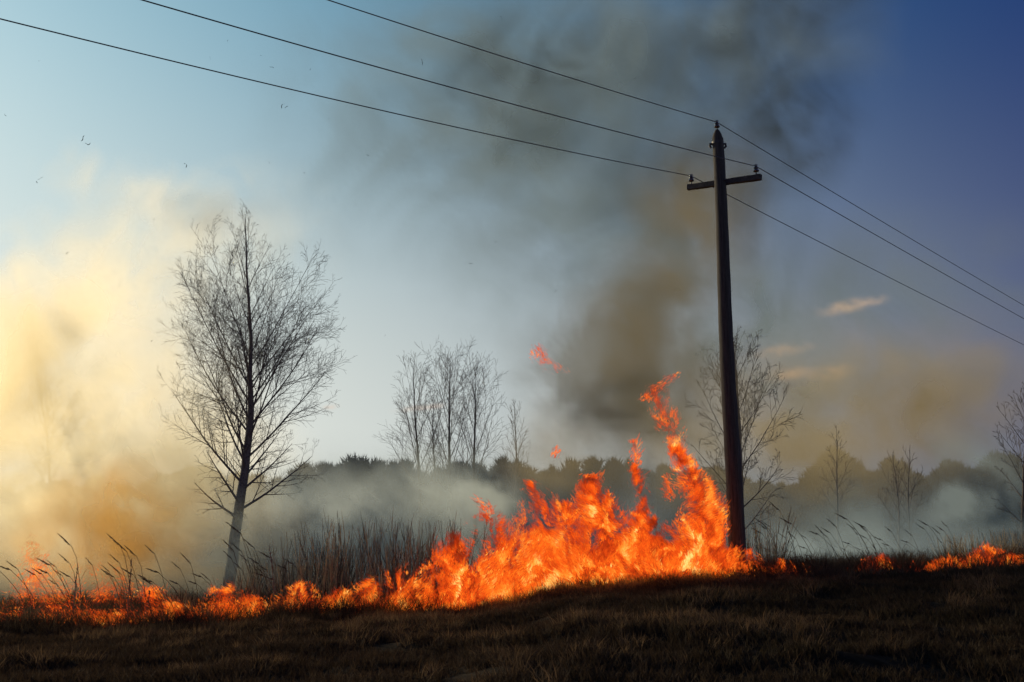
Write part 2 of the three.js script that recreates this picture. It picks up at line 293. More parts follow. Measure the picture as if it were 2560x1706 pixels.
// ------------------------------------------------------------------ utility pole and wires
{
  const D = 19.4, base = at(738, 573, D), top = at(717.5, 139, D), woodTex = noiseTexture(256, (u, v) => { const n = fbm(Math.cos(u * 6.283) * 9, Math.sin(u * 6.283) * 9, v * 2.2, 4), c = Math.abs(fbm(Math.cos(u * 6.283) * 14, Math.sin(u * 6.283) * 14, v * 1.1 + 9, 3)) < 0.02 ? 0.1 : 0; const s = 0.21 + 0.18 * n - c; return [s * 1.03, s * 0.99, s * 0.95]; });
  const poleM = new THREE.MeshStandardMaterial({ map: woodTex, bumpMap: woodTex, bumpScale: 0.012, roughness: 0.9 }), iron = std(0.05, 0.05, 0.055, { roughness: 0.55, metalness: 0.6 }), glass = new THREE.MeshPhysicalMaterial({ color: RGB(0.035, 0.022, 0.018), roughness: 0.12, clearcoat: 1, clearcoatRoughness: 0.08 });
  base.y = groundAt(base.x, base.z) - 0.3;
  const g = new THREE.Group(); g.position.copy(base); put(g, 'utility_pole'); tag(g, 'tall wooden utility pole with single crossarm standing at the edge of the fire', 'utility pole');
  const T = top.clone().sub(base), prof = [0, 0.1, 0.3, 0.6, 0.9, 1].map((t) => [t, lerp(0.175, 0.118, t)]);
  const sh = new MB(), pts = [], rr = [];
  for (let k = 0; k <= 40; k++) { const t = k / 40, p = T.clone().multiplyScalar(t); p.x += 0.012 * Math.sin(t * 9); p.z += 0.01 * Math.sin(t * 7 + 1); pts.push(p); rr.push(lerp(0.163, 0.108, t) * (1 + 0.02 * Math.sin(k * 1.7))); }
  sh.tube(pts, rr, 20); sh.build('shaft', poleM, g);
  const up = T.clone().normalize(), cap = new MB();
  cap.tube([T.clone().addScaledVector(up, -0.005), T.clone().addScaledVector(up, 0.10), T.clone().addScaledVector(up, 0.17), T.clone().addScaledVector(up, 0.19)], [0.108, 0.08, 0.045, 0.03], 16, true); cap.build('pointed_top', poleM, g);
  const bk = (x, n) => { const b = new MB(), c = T.clone().addScaledVector(up, -0.1); b.tube([c.clone().add(V(x * 0.09, 0, 0.0)), c.clone().add(V(x * 0.15, 0.0, 0)), c.clone().add(V(x * 0.155, -0.05, 0)), c.clone().add(V(x * 0.13, -0.09, 0))], [0.022, 0.024, 0.024, 0.016], 7, true); b.build('hook', iron, g); };
  bk(-1); bk(1);
  const band = new MB(), bc = T.clone().addScaledVector(up, -0.11); band.tube([bc, bc.clone().addScaledVector(up, 0.05)], [0.118, 0.117], 18, true); band.build('band', iron, g);
  // crossarm: its far end left, its near end right
  const cl = at(688, 187.5, D + 0.5).sub(base), cr = at(761, 177, D - 0.5).sub(base), arm = new THREE.Vector3().subVectors(cr, cl), al = arm.length(), mid = cl.clone().add(cr).multiplyScalar(0.5);
  const bx = new THREE.BoxGeometry(al, 0.105, 0.09, 24, 2, 2), bp = bx.attributes.position;
  for (let k = 0; k < bp.count; k++) { const n = fbm(bp.getX(k) * 7, bp.getY(k) * 9, bp.getZ(k) * 9, 2); bp.setY(k, bp.getY(k) + 0.012 * n); bp.setZ(k, bp.getZ(k) + 0.01 * n); }
  bx.computeVertexNormals();
  const am = shade(new THREE.Mesh(bx, poleM)); am.name = 'crossarm'; am.position.copy(mid).addScaledVector(V(0.3, 0, 0.9).normalize(), 0.0); am.quaternion.setFromUnitVectors(V(1, 0, 0), arm.clone().normalize()); g.add(am);
  const prof2 = [[0.001, 0], [0.03, 0], [0.055, 0.012], [0.058, 0.03], [0.04, 0.05], [0.036, 0.062], [0.05, 0.075], [0.05, 0.092], [0.03, 0.104], [0.026, 0.118], [0.036, 0.13], [0.034, 0.148], [0.001, 0.158]].map(([x, y]) => new THREE.Vector2(x, y));
  const lathe = new THREE.LatheGeometry(prof2, 16), tips = [];
  const ins = (foot, name) => {
    const o = shade(new THREE.Mesh(lathe, glass)); o.name = 'insulator'; o.position.copy(foot).add(V(0, 0.06, 0)); g.add(o);
    const pin = new MB(); pin.tube([V(0, -0.08, 0), V(0, 0.02, 0)], [0.011, 0.011], 8, true); pin.build('pin', iron, o);
    tips.push(foot.clone().add(V(0, 0.06 + 0.118, 0)).add(base));
  };
  ins(T.clone().addScaledVector(up, 0.17)); ins(cr.clone().addScaledVector(arm, -0.06).add(V(0, 0.05, 0))); ins(cl.clone().addScaledVector(arm, 0.05).add(V(0, 0.05, 0)));
  const bolt = new MB(); bolt.tube([mid.clone().add(V(0, 0, -0.16)), mid.clone().add(V(0, 0, 0.16))], [0.012, 0.012], 8, true); bolt.build('bolt', iron, g);
  // wires: each runs over its insulator from the span on the left to the span on the right
  const wireM = std(0.06, 0.06, 0.065, { metalness: 0.5, roughness: 0.6 });
  const span = (a, b, sag, n) => Array.from({ length: n + 1 }, (_, k) => { const t = k / n, p = a.clone().lerp(b, t); p.y -= 4 * sag * t * (1 - t); return p; });
  const LD = V(-43, -1.2, 41.8), RD = V(40, -0.86, -44.7);   // to the next poles
  const wl = ['upper power line wire over the pointed top of the pole', 'power line wire over the insulator at the near end of the crossarm', 'power line wire over the insulator at the far end of the crossarm'];
  tips.forEach((t, k) => {
    const mb = new MB(), L = span(t.clone().add(LD), t, [1.33, 1.47, 1.65][k], 90), R = span(t, t.clone().add(RD), 0.2, 60);
    const all = L.concat(R.slice(1)); mb.tube(all, all.map(() => 0.0085), 5);
    tag(put(mb.build('', wireM), 'power_line_wire'), wl[k], 'wire', 'power line wires');
  });
}

// ------------------------------------------------------------------ grass, weeds and shrubs
const strawM = leafy(0.10, 0.072, 0.042, 0.45), darkGrassM = leafy(0.06, 0.04, 0.023, 0.35), stemM = std(0.06, 0.043, 0.028);
function tuftGeo(n, h, spread, lean, wd, seed) {
  const r = mulberry(seed), mb = new MB();
  for (let k = 0; k < n; k++) {
    const a = r() * 6.283, p = V(Math.cos(a) * spread * r(), 0, Math.sin(a) * spread * r()), hh = h * (0.45 + 0.75 * r()), d = V((r() - 0.5) * 1.1 + lean, 1, (r() - 0.5) * 1.1).normalize(), w = V(Math.cos(a + 1.6), 0, Math.sin(a + 1.6));
    const b = p.clone().addScaledVector(d, hh * 0.5), c = b.clone().addScaledVector(d, hh * 0.4).add(V(d.x * hh * 0.3, -hh * 0.1 * r(), d.z * hh * 0.3));
    mb.blade([p, b, c], [wd, wd * 0.8, wd * 0.1], w);
  }
  mb.n = []; return mb.geo();
}
function scatter(name, geo, mat, list, label, cat, kind = 'stuff') {
  const im = shade(new THREE.InstancedMesh(geo, mat, list.length)), m = new THREE.Matrix4(), q = new THREE.Quaternion(), c = new THREE.Color(), e = new THREE.Euler();
  list.forEach(([p, ry, s, tint, sy], k) => { im.setMatrixAt(k, m.compose(p, q.setFromEuler(e.set(0, ry, 0)), V(s, s * (sy ?? 1), s))); im.setColorAt(k, tint.length ? c.setRGB(...tint) : c.setRGB(tint, tint, tint)); });
  return tag(put(im, name), label, cat, null, kind);
}
{
  const r = mulberry(9), short = [[], []], tall = [[], []];
  for (let k = 0; k < 26000; k++) {
    const D = 8 + 10.6 * Math.sqrt(r()), x = (r() * 2 - 1) * (D * 0.56 + 1), clump = fbm(x * 0.9, D * 1.1, 3.1, 3);
    if (clump + 0.35 * r() < -0.02) continue;
    const n = fbm(x * 0.3, D * 0.4, 6, 2), gr = sstep(1, 7, x + 8 * n) * 0.6 * r(), t = 0.55 + 0.9 * r() * r();
    short[k % 2].push([V(x, groundAt(x, -D) - 0.02, -D), r() * 6.28, 0.7 + 0.9 * r() + clump, [t * lerp(1, 0.75, gr), t * lerp(1, 1.05, gr), t * lerp(1, 0.75, gr)]]);
  }
  for (let k = 0; k < 13000; k++) {   // taller dry grass along and behind the crest
    const D = 17.6 + 12 * r() * r(), x = (r() * 2 - 1) * (D * 0.56 + 1), clump = fbm(x * 0.6, D * 0.5, 5.1, 3), px = 512 + x / D * 1050;
    if (clump < -0.16) continue;
    const right = px > 770 ? 1.1 : 1, inFire = px > 440 && px < 735 && D < 18.7, hs = D < 18.2 ? 0.42 : 0.75;
    tall[k % 2].push([V(x, groundAt(x, -D) - 0.03, -D), r() * 6.28, (inFire ? 0.5 : hs * right) * (0.7 + 0.6 * r()), 0.5 + 0.9 * r()]);
  }
  const tuss = []; for (let k = 0; k < 9000; k++) { const D = 9 + 9.2 * Math.sqrt(r()), x = (r() * 2 - 1) * (D * 0.56 + 1), c = fbm(x * 0.55 + 3, D * 0.75, 1.5, 3) + 0.6 * fbm(x * 1.9, D * 1.9, 2.2, 2); if (c < 0.14 + 0.12 * r()) continue; const t = 0.6 + 0.9 * r(); tuss.push([V(x, groundAt(x, -D) - 0.02, -D), r() * 6.28, 0.7 + 0.8 * r(), [t, t * 0.9, t * 0.85]]); }
  scatter('grass_tussocks', tuftGeo(22, 0.17, 0.12, 0.35, 0.004, 81), strawM, tuss, 'matted straw coloured tussocks on the humps of the near slope', 'grass');
  const spikes = []; for (let k = 0; k < 3400; k++) { const D = 17.7 + 0.85 * r(), x = (r() * 2 - 1) * 11; if (fbm(x * 1.3, D, 9.1, 3) < -0.05) continue; spikes.push([V(x, groundAt(x, -D) - 0.03, -D), r() * 6.28, (0.55 + 0.6 * r() * r()) * (x < -1 ? 1.35 : 1), 0.3 + 0.5 * r()]); }
  const stalks = []; for (let k = 0; k < 1500; k++) { const left = r() < 0.72, D = 17.95 + (left ? 1.3 : 0.6) * r(), x = left ? -10.5 + 9.5 * r() : -1 + 11 * r(); if (fbm(x * 1.1, D * 1.2, 19.1, 3) < -0.1) continue; stalks.push([V(x, groundAt(x, -D) - 0.03, -D), r() * 6.28, (left ? 0.7 : 0.42) * (0.5 + 0.7 * r()), 0.35 + 0.7 * r()]); }
  scatter('dead_stalks', tuftGeo(5, 0.8, 0.12, -0.12, 0.0055, 91), darkGrassM, stalks, 'thin dark dead stalks standing up in front of the low flames', 'grass');
  scatter('crest_grass', tuftGeo(9, 0.34, 0.08, -0.1, 0.004, 71), darkGrassM, spikes, 'dark grass stems fringing the burnt edge before the flames', 'grass');
  short.forEach((l, k) => scatter('short_grass', tuftGeo(26, 0.105, 0.13, -0.1 + 0.2 * k, 0.0045, 50 + k), darkGrassM, l, ['dark short grass covering the near slope', 'withered short grass tussocks among the dark turf'][k], 'grass'));
  tall.forEach((l, k) => scatter('dry_grass', tuftGeo(22, 0.62, 0.16, -0.25, 0.0045, 60 + k), [strawM, darkGrassM][k], l, ['straw coloured dry grass standing along the fire line', 'brown dead grass standing along the fire line'][k], 'grass'));
}
// seeding grass stems: stem, head, leaf
function reed(seed, h, lean) {
  const r = mulberry(seed), g = new THREE.Group(), pts = [];
  for (let k = 0; k <= 7; k++) { const t = k / 7; pts.push(V(lean * h * Math.pow(t, 2.1), h * (t - 0.10 * Math.abs(lean) * t * t), 0.06 * h * t * t * (r() - 0.3))); }
  const s = new MB(); s.tube(pts, pts.map((_, k) => 0.0052 - 0.0003 * k), 4); s.build('stem', stemM, g);
  const hd = new MB(), tip = pts[7], d = tip.clone().sub(pts[6]).normalize().add(V(Math.sign(lean) * 0.35, -0.25, 0)).normalize(), L = 0.17 + 0.05 * r();
  for (let k = 0; k < 34; k++) {
    const t = r(), p = tip.clone().addScaledVector(d, L * (t - 0.15)), e = p.clone().addScaledVector(d, 0.05 + 0.04 * r()).add(V((r() - 0.5) * 0.035, -0.02 * r() + (r() - 0.5) * 0.03, (r() - 0.5) * 0.03).multiplyScalar(1.2 - t));
    hd.blade([p, p.clone().lerp(e, 0.5), e], [0.003, 0.005, 0.001], V(r() - 0.5, r() - 0.5, r() - 0.5).normalize());
  }
  hd.build('seed_head', stemM, g);
  const lf = new MB();
  for (let k = 0; k < 3; k++) { const p = pts[2 + k].clone(), sd = r() < 0.6 ? -1 : 1, q = p.clone().add(V(sd * 0.1, 0.14, 0.03)), e = q.clone().add(V(sd * 0.14, -0.04 * k, 0.02)); lf.blade([p, q, e], [0.004, 0.006, 0.001], V(0.3, 0.1, 0.9)); }
  lf.build('leaf', stemM, g);
  return g;
}
{
  const r = mulberry(123), protos = [reed(1, 0.95, -0.42), reed(2, 1.1, -0.3), reed(3, 0.85, -0.55), reed(4, 1.0, -0.2)];
  const zones = [[10, 205, 34, 19.3, 572, 'withered reed with drooping seed head standing in the yellow smoke', 'reeds in the yellow smoke'], [205, 300, 16, 19.6, 568, 'withered reed with seed head below the tall birch', 'reeds below the birch'], [765, 960, 46, 20.2, 540, 'withered reed with nodding seed head against grey smoke beyond the pole', 'reeds beyond the pole']];
  for (const [x0, x1, n, D, topY, label, group] of zones) for (let k = 0; k < n; k++) {
    const o = protos[k % 4].clone(), d = D + (r() - 0.5) * 1.8, p = at(x0 + (x1 - x0) * r(), 590, d), gy = groundAt(p.x, p.z), want = at(512, topY + gauss(r) * 9, d).y - gy;
    o.position.set(p.x + 0.3, gy - 0.02, p.z); const s = clamp(want / 0.9, 0.45, 1.5); o.scale.set(0.8 * s + 0.15, s, 0.8 * s + 0.15); o.rotation.y = (r() - 0.5) * 1.1;
    tag(put(o, 'reed_stalk'), label, 'reed', group);
  }
}
// upright leafless shrubs
const caneM = leafy(0.5, 0.42, 0.27, 0.5);
function shrub(seed, n, h, spread, fan = 0.5) {
  const r = mulberry(seed), g = new THREE.Group();
  for (let q = 0; q < 3; q++) {
    const mb = new MB();
    for (let k = 0; k < n / 3; k++) {
      const a = r() * 6.283, p = V(Math.cos(a) * spread * Math.sqrt(r()), -0.05, Math.sin(a) * spread * 0.7 * Math.sqrt(r())), L = h * (0.5 + 0.55 * r()), d = V((r() - 0.5) * fan + p.x * 0.25 / spread, 1, (r() - 0.5) * fan).normalize();
      const pts = [p], nn = 5; for (let i = 1; i <= nn; i++) { d.x += (r() - 0.5) * 0.14; d.z += (r() - 0.5) * 0.14; d.normalize(); pts.push(pts[i - 1].clone().addScaledVector(d, L / nn)); }
      mb.tube(pts, pts.map((_, i) => 0.0064 * (1 - i / nn * 0.6)), 3);
      for (let t = 0; t < 2; t++) { const i = 2 + Math.floor(r() * 3), s = pts[i], e = s.clone().addScaledVector(d, L * 0.22 * (0.5 + r())).add(V((r() - 0.5) * L * 0.18, 0, (r() - 0.5) * L * 0.18)); mb.tube([s, s.clone().lerp(e, 0.5).add(V(0, -0.01, 0)), e], [0.0032, 0.0028, 0.002], 3); }
    }
    mb.build('stems', [caneM, caneM, stemM][q], g);
  }
  return g;
}
{
  const r = mulberry(321), protos = [shrub(1, 36, 1.0, 0.5), shrub(2, 42, 1.0, 0.62), shrub(3, 30, 1.0, 0.42)];
  const list = [];
  for (let k = 0; k < 22; k++) { const px = 262 + 210 * (k + r()) / 22; list.push([px, 19.2 + 3.2 * r(), px < 300 ? 0.9 + 0.4 * r() : 1.15 + 0.75 * r(), 'tall leafless willow shrub in the thicket between birch and fire', 'willow shrubs of the thicket']); }
  for (let k = 0; k < 9; k++) list.push([440 + 260 * r(), 19.8 + 1.2 * r(), 0.9 + 0.4 * r(), 'leafless shrub standing inside the big flames', 'shrubs inside the big flames']);
  for (const px of [748, 757, 764, 768]) list.push([px, 19.9 + 0.5 * r(), 1.45 - (px - 748) * 0.03, 'dark leafless shrub close beside the foot of the pole', 'shrubs at the foot of the pole']);
  for (let k = 0; k < 10; k++) list.push([175 + 90 * r(), 19 + 0.9 * r(), 0.55 + 0.35 * r(), 'low leafless shrub in the burning grass below the birch', 'low shrubs below the birch']);
  for (let k = 0; k < 12; k++) list.push([930 + 110 * r(), 20 + 1.5 * r(), 0.6 + 0.35 * r(), 'low leafless shrub near the flames at the far end of the bank', 'low shrubs at the end of the bank']);
  list.forEach(([px, D, h, label, group], k) => {
    const o = protos[k % 3].clone(), p = at(px, 590, D); o.position.set(p.x, groundAt(p.x, p.z), p.z); o.scale.set(h * 0.75 + 0.15, h, h * 0.75 + 0.15); o.rotation.y = r() * 6.28; tag(put(o, 'leafless_shrub'), label, 'shrub', group);
  });
  // single straight weed stalks
  const weeds = [[74, 565, 'straight dead weed stalk standing in the orange glow'], [128, 558, 'tall dead mullein stalk knobbed along its stem'], [148, 590, 'thin dead weed stalk in the burning grass'], [275, 546, 'bent dead weed stalk leaning away from the birch']];
  weeds.forEach(([px, top, label], k) => {
    const D = 18.9, p = at(px, 600, D), gy = groundAt(p.x, p.z), h = at(px, top, D).y - gy, g = new THREE.Group(), s = new MB(), pts = [0, 0.3, 0.6, 1].map((t) => V((k === 3 ? -0.14 : 0.02) * t * t, h * t, 0));
    s.tube(pts, [0.008, 0.008, 0.007, 0.004], 5); s.build('stem', twigM, g);
    const b = new MB(), q = mulberry(90 + k);
    for (let i = 0; i < 46; i++) { const t = 0.35 + 0.62 * q(), a = q() * 6.28, c = V((k === 3 ? -0.14 : 0.02) * t * t, h * t, 0), e = c.clone().add(V(Math.cos(a) * 0.022, 0.016, Math.sin(a) * 0.022)); b.tube([c, e], [0.008, 0.004], 4); }
    b.build('seed_capsules', twigM, g); g.position.set(p.x, gy, p.z); tag(put(g, 'dead_weed'), label, 'weed');
  });
}

// ------------------------------------------------------------------ fire
const flameM = new THREE.MeshBasicMaterial({ vertexColors: true, transparent: true, side: THREE.DoubleSide });
const ramp = [[0.0, 0.10, 0.012, 0.004], [0.25, 0.42, 0.028, 0.004], [0.5, 0.95, 0.085, 0.007], [0.75, 1.12, 0.19, 0.012], [1.0, 1.3, 0.42, 0.05], [1.25, 1.5, 0.8, 0.22]];
function heat(T) { T = clamp(T, 0, 1.25); for (let k = 1; k < ramp.length; k++) if (T <= ramp[k][0]) { const a = ramp[k - 1], b = ramp[k], u = (T - a[0]) / (b[0] - a[0]); return [lerp(a[1], b[1], u), lerp(a[2], b[2], u), lerp(a[3], b[3], u)]; } }
const fireRand = mulberry(2024);
// spine: [px, py, half width px] from the ground up; D its distance
function flame(name, label, group, spine, D, n, temp, o = {}) {
  const r = fireRand, body = new MB(), core = new MB(), P = pxAt(D);
  const b0 = at(spine[0][0], spine[0][1], D); if (!o.free) b0.y = groundAt(b0.x, b0.z);
  const seg = spine.length - 1, weight = [];
  let tot = 0; for (let k = 0; k < seg; k++) { const a = spine[k], b = spine[k + 1]; tot += Math.hypot(b[0] - a[0], b[1] - a[1]) * (a[2] + b[2]); weight.push(tot); }
  for (let i = 0; i < n; i++) {
    const w0 = r() * tot; let k = 0; while (weight[k] < w0) k++;
    const f = r(), a = spine[k], b = spine[k + 1], t = (k + f) / seg;
    const cw = lerp(a[2], b[2], f) * 1.3, u = (r() + r() - 1) * 1.35, px = lerp(a[0], b[0], f) + u * cw, py = lerp(a[1], b[1], f) + (r() - 0.5) * 6, dz = (r() - 0.5) * Math.min(1.0, cw * P * 1.1);
    const p = at(px, py, D + dz);
    const wx = fbm(p.x * 1.6, p.y * 1.3, p.z * 0.5 + 4, 2), wy = fbm(p.x * 1.6 + 17, p.y * 1.3, p.z * 0.5, 2), q1 = fbm(p.x * 2.6 + wx * 3, p.y * 1.7 + wy * 2.2, p.z * 0.6, 4), q2 = fbm(p.x * 9 + wx * 9, p.y * 6 + wy * 8, p.z * 0.9 + 20, 3);
    const edge = 1 - Math.abs(u) * 0.6, T = temp * (0.6 + 0.28 * edge) + q1 * 1.15 + q2 * 1.35 - Math.pow(t, 1.3) * (o.cool ?? 0.42);
    const gate = edge * 0.95 + q1 * 1.75 + q2 * 1.8 - t * (o.tear ?? 0.55) + (o.fill ?? 0.16);
    if (gate < 0.1 + 0.25 * r()) continue;
    const soft = r() < 0.2, c = heat(T + (r() - 0.5) * 0.14), al = (soft ? clamp((gate - 0.05) * 0.35, 0.05, 0.3) : clamp((gate - 0.1) * 0.95, 0.1, 0.8)) * (o.alpha ?? 1), big = soft ? 2.1 : 1;
    const lean = (b[0] - a[0]) / Math.max(8, Math.abs(a[1] - b[1])), dir = V(lean * 0.8 + wx * 3.0 + (r() - 0.5) * 1.1, 1.0 - 0.5 * r() + wy * 1.2, (r() - 0.5) * 0.9).normalize(), L = (0.026 + 0.06 * r()) * (o.len ?? 1) * big, wd = (0.006 + 0.011 * r()) * (o.len ?? 1) * big, az = r() * 6.283, wv = V(Math.cos(az), (r() - 0.5) * 0.5, Math.sin(az));
    const m = p.clone().addScaledVector(dir, L * 0.5), e = p.clone().addScaledVector(dir, L).add(V(wx * 0.06, 0, 0)), l = m.clone().addScaledVector(wv, wd), rt = m.clone().addScaledVector(wv, -wd), col = [c[0], c[1], c[2], al], tgt = T > 0.82 ? core : body;
    for (const v of [p, l, rt, e]) v.sub(b0);
    tgt.tri(p, l, rt, col); tgt.tri(l, e, rt, col);
  }
  const g = new THREE.Group(); g.position.copy(b0);
  if (core.tris < 800) { const k = body.p.length / 3; body.p.push(...core.p); body.c.push(...core.c); for (const i of core.i) body.i.push(i + k); core.i = []; }
  if (body.tris) body.build('outer_flame', flameM, g);
  if (core.tris) core.build('hot_core', flameM, g);
  return tag(put(g, name), label, 'flame', group);
}
function glow(px, py, D, cd, r = 18) { const l = new THREE.PointLight(RGB(1, 0.32, 0.06), cd); l.position.copy(at(px, py, D)); l.castShadow = true; l.shadow.radius = r; l.name = 'fire_glow'; scene.add(l); }
{
  // broad bed of the main fire, then the tongues that rise from it
  flame('flame', 'broad orange flame where the big fire thins out toward the thicket', 'big fire', [[470, 616, 30], [468, 585, 28], [460, 556, 20], [454, 536, 9]], 18.7, 19125, 0.62);
  flame('flame', 'orange flame with ragged top beside the willow thicket', 'big fire', [[508, 612, 34], [504, 575, 30], [498, 542, 24], [488, 516, 10]], 18.8, 19125, 0.68);
  flame('flame', 'bright yellow hearted flame in the middle of the big fire', 'big fire', [[545, 604, 36], [548, 565, 36], [548, 530, 26], [540, 505, 15], [532, 484, 6]], 18.8, 31875, 0.86);
  flame('flame', 'wide bright flame over the hollow of the bank', 'big fire', [[575, 597, 34], [578, 560, 32], [570, 530, 20], [562, 505, 8]], 19.1, 23375, 0.8);
  flame('flame', 'tall pillar of orange flame with blunt rounded top', 'big fire', [[622, 594, 30], [616, 560, 26], [606, 525, 20], [594, 500, 13], [589, 478, 8]], 18.7, 27625, 0.72, { cool: 0.3, tear: 0.25, fill: 0.2 });
  flame('flame', 'orange flame with a thin zigzag tip rising beside the round pillar', 'big fire', [[648, 594, 28], [645, 560, 26], [638, 532, 14], [646, 508, 8], [640, 490, 9], [634, 468, 4]], 19.0, 20187, 0.66);
  flame('flame', 'low ragged flame filling the dip between two tall flames', 'big fire', [[668, 592, 28], [664, 560, 26], [660, 540, 20], [655, 520, 6]], 18.8, 19125, 0.64);
  flame('flame', 'tallest flame of all leaning back beside the utility pole', 'big fire', [[700, 590, 30], [700, 560, 26], [700, 530, 17], [703, 505, 15], [694, 480, 10], [682, 462, 8], [674, 448, 4]], 18.8, 28687, 0.7, { cool: 0.3, tear: 0.3, fill: 0.16 });
  flame('flame', 'flame curling against the foot of the utility pole', 'big fire', [[722, 586, 18], [718, 560, 15], [714, 535, 8], [712, 515, 4]], 18.8, 9562, 0.66);
  const bedL = ['low bed of yellow flame in the hollow under the ragged top', 'low bed of brightest yellow flame at the foot of the bank', 'low bed of orange flame under the round pillar', 'low bed of orange flame running up to the utility pole'];
  [[462, 614, 40, 566, 0.78], [532, 605, 46, 552, 0.92], [605, 594, 48, 548, 0.78], [682, 588, 52, 545, 0.74]].forEach(([px, by, hw, top, temp], k) => flame('flame', bedL[k], 'big fire', [[px, by + 3, hw], [px - 2, lerp(by, top, 0.5), hw], [px - 4, top, hw * 0.8]], 18.65, 11000, temp, { cool: 0.2, tear: 0.35, fill: 0.24 }));
  // torn wisps in the air
  const wisps = 'torn wisps of flame';
  flame('flame_wisp', 'torn red wisp of flame hanging above the tallest flame', wisps, [[676, 448, 7], [668, 428, 11], [662, 408, 9], [652, 390, 9]], 19, 1900, 0.36, { cool: 0.2, tear: 0.25, fill: -0.06, free: true, alpha: 0.6 });
  flame('flame_wisp', 'detached ember red wisp drifting high in the smoke, far from the fire', wisps, [[556, 372, 10], [545, 362, 9], [538, 348, 5]], 19, 800, 0.62, { cool: 0.1, tear: 0, fill: -0.1, free: true, alpha: 0.75 });
  flame('flame_wisp', 'small torn wisp between zigzag flame and the tallest flame', wisps, [[670, 500, 6], [669, 486, 5], [667, 476, 3]], 19, 260, 0.6, { cool: 0.1, tear: 0, fill: 0.1, free: true });
  flame('flame_wisp', 'faint curl of flame just above the zigzag tip', wisps, [[634, 464, 5], [636, 450, 4], [634, 440, 4]], 19, 200, 0.42, { cool: 0.1, tear: 0, fill: 0.05, free: true });
  flame('flame_wisp', 'faint red curl of flame above the ragged top by the thicket', wisps, [[483, 520, 8], [490, 508, 6], [478, 500, 4]], 19, 260, 0.4, { cool: 0.1, tear: 0, fill: 0.0, free: true });
  flame('flame_wisp', 'thin red wisp where the flames meet the line of the wood', wisps, [[553, 458, 4], [556, 450, 4]], 19, 90, 0.4, { cool: 0, tear: 0, fill: 0.0, free: true });
  flame('flame_wisp', 'topmost scattered red wisp above the tallest flame', wisps, [[648, 402, 9], [655, 388, 6], [674, 376, 5]], 19.1, 300, 0.42, { cool: 0, tear: 0, fill: -0.05, free: true });
  // low fire along the bank
  const lowG = 'low flames along the burning edge', low = [[15, 73, 612, 19.3, 1636, 0.6], [55, 62, 600, 19.4, 3509, 0.55], [95, 51, 612, 18.9, 3275, 0.75], [125, 43, 614, 18.8, 3275, 0.82], [152, 32, 590, 19.1, 3509, 0.6], [176, 28, 604, 18.8, 4213, 0.78], [228, 25, 583, 18.9, 6019, 0.72], [250, 28, 597, 18.8, 4012, 0.72], [304, 23, 585, 18.8, 5768, 0.76], [340, 26, 591, 18.8, 5287, 0.8], [372, 18, 579, 18.9, 3605, 0.66], [400, 26, 573, 18.8, 7210, 0.72], [430, 23, 583, 18.7, 6249, 0.8], [754, 14, 552, 18.9, 1946, 0.64], [784, 20, 562, 18.5, 2379, 0.72], [884, 26, 557, 18.6, 2708, 0.54], [955, 27, 561, 18.5, 3611, 0.64], [988, 26, 549, 18.6, 5116, 0.68], [1014, 20, 554, 18.6, 3310, 0.60]];
  const lowL = ['faint low flame at the end of the line under the yellow smoke', 'veiled orange flames rising inside the yellow smoke', 'low bright flames creeping through the grass under the golden smoke', 'row of small bright flames at the burnt edge near the weed stalk', 'leaning flame licking up out of the seeding grass', 'crooked red flame at the burnt edge beyond the weed stalks', 'upright red flame in front of the foot of the birch', 'small red flames beside the foot of the birch', 'red flame at the edge of the willow thicket', 'bright low flames in front of the willow thicket', 'leaning red flame inside the willow thicket', 'upright orange flame in front of the willow thicket', 'short orange flame joining the big fire', 'short red flame behind the shrubs by the pole', 'small bright flame on the ground beyond the pole', 'faint red flame below the nodding seed heads', 'low red flame on the far part of the bank', 'brightest flame on the far part of the bank', 'small red flame beneath the dark tree at the end of the bank'];
  low.forEach(([px, hw, topY, D, n, temp], k) => {
    const p = at(px, 600, D), gy = groundAt(p.x, p.z), by = H / 2 - F * ((() => { const dy = (gy - EYE) / D; return (dy * CP - SP) / (CP + dy * SP); })());
    flame('low_flame', lowL[k], lowG, [[px, by + 2, hw], [px - 1, lerp(by, topY, 0.5), hw * 0.8], [px - 4, topY, hw * 0.3]], D, n, temp, { cool: 0.25, tear: 0.6, len: 0.75 });
  });
  flame('veiled_flame', 'pale orange flame seen faintly through the yellow smoke, beside the slim birch', lowG, [[40, 612, 26], [38, 580, 17], [34, 555, 11], [30, 538, 6]], 24, 4200, 0.66, { alpha: 0.8 });
  flame('veiled_flame', 'pale orange flames glowing through the golden smoke, behind the seeding grass', lowG, [[110, 606, 46], [105, 585, 36], [96, 566, 18]], 24, 4200, 0.6, { alpha: 0.8 });
  glow(100, 616, 18.3, 0.65); glow(240, 610, 18.3, 0.65); glow(400, 600, 18.2, 1.37); glow(510, 590, 18.0, 2.73); glow(570, 575, 18.0, 3.64); glow(630, 572, 18.0, 3.19); glow(700, 566, 18.0, 3.19); glow(985, 562, 19.0, 0.91);
}

// ------------------------------------------------------------------ smoke: curling veils of fine ash, staggered through the depth of each cloud
let veilCount = 0, smokeTris = 0;
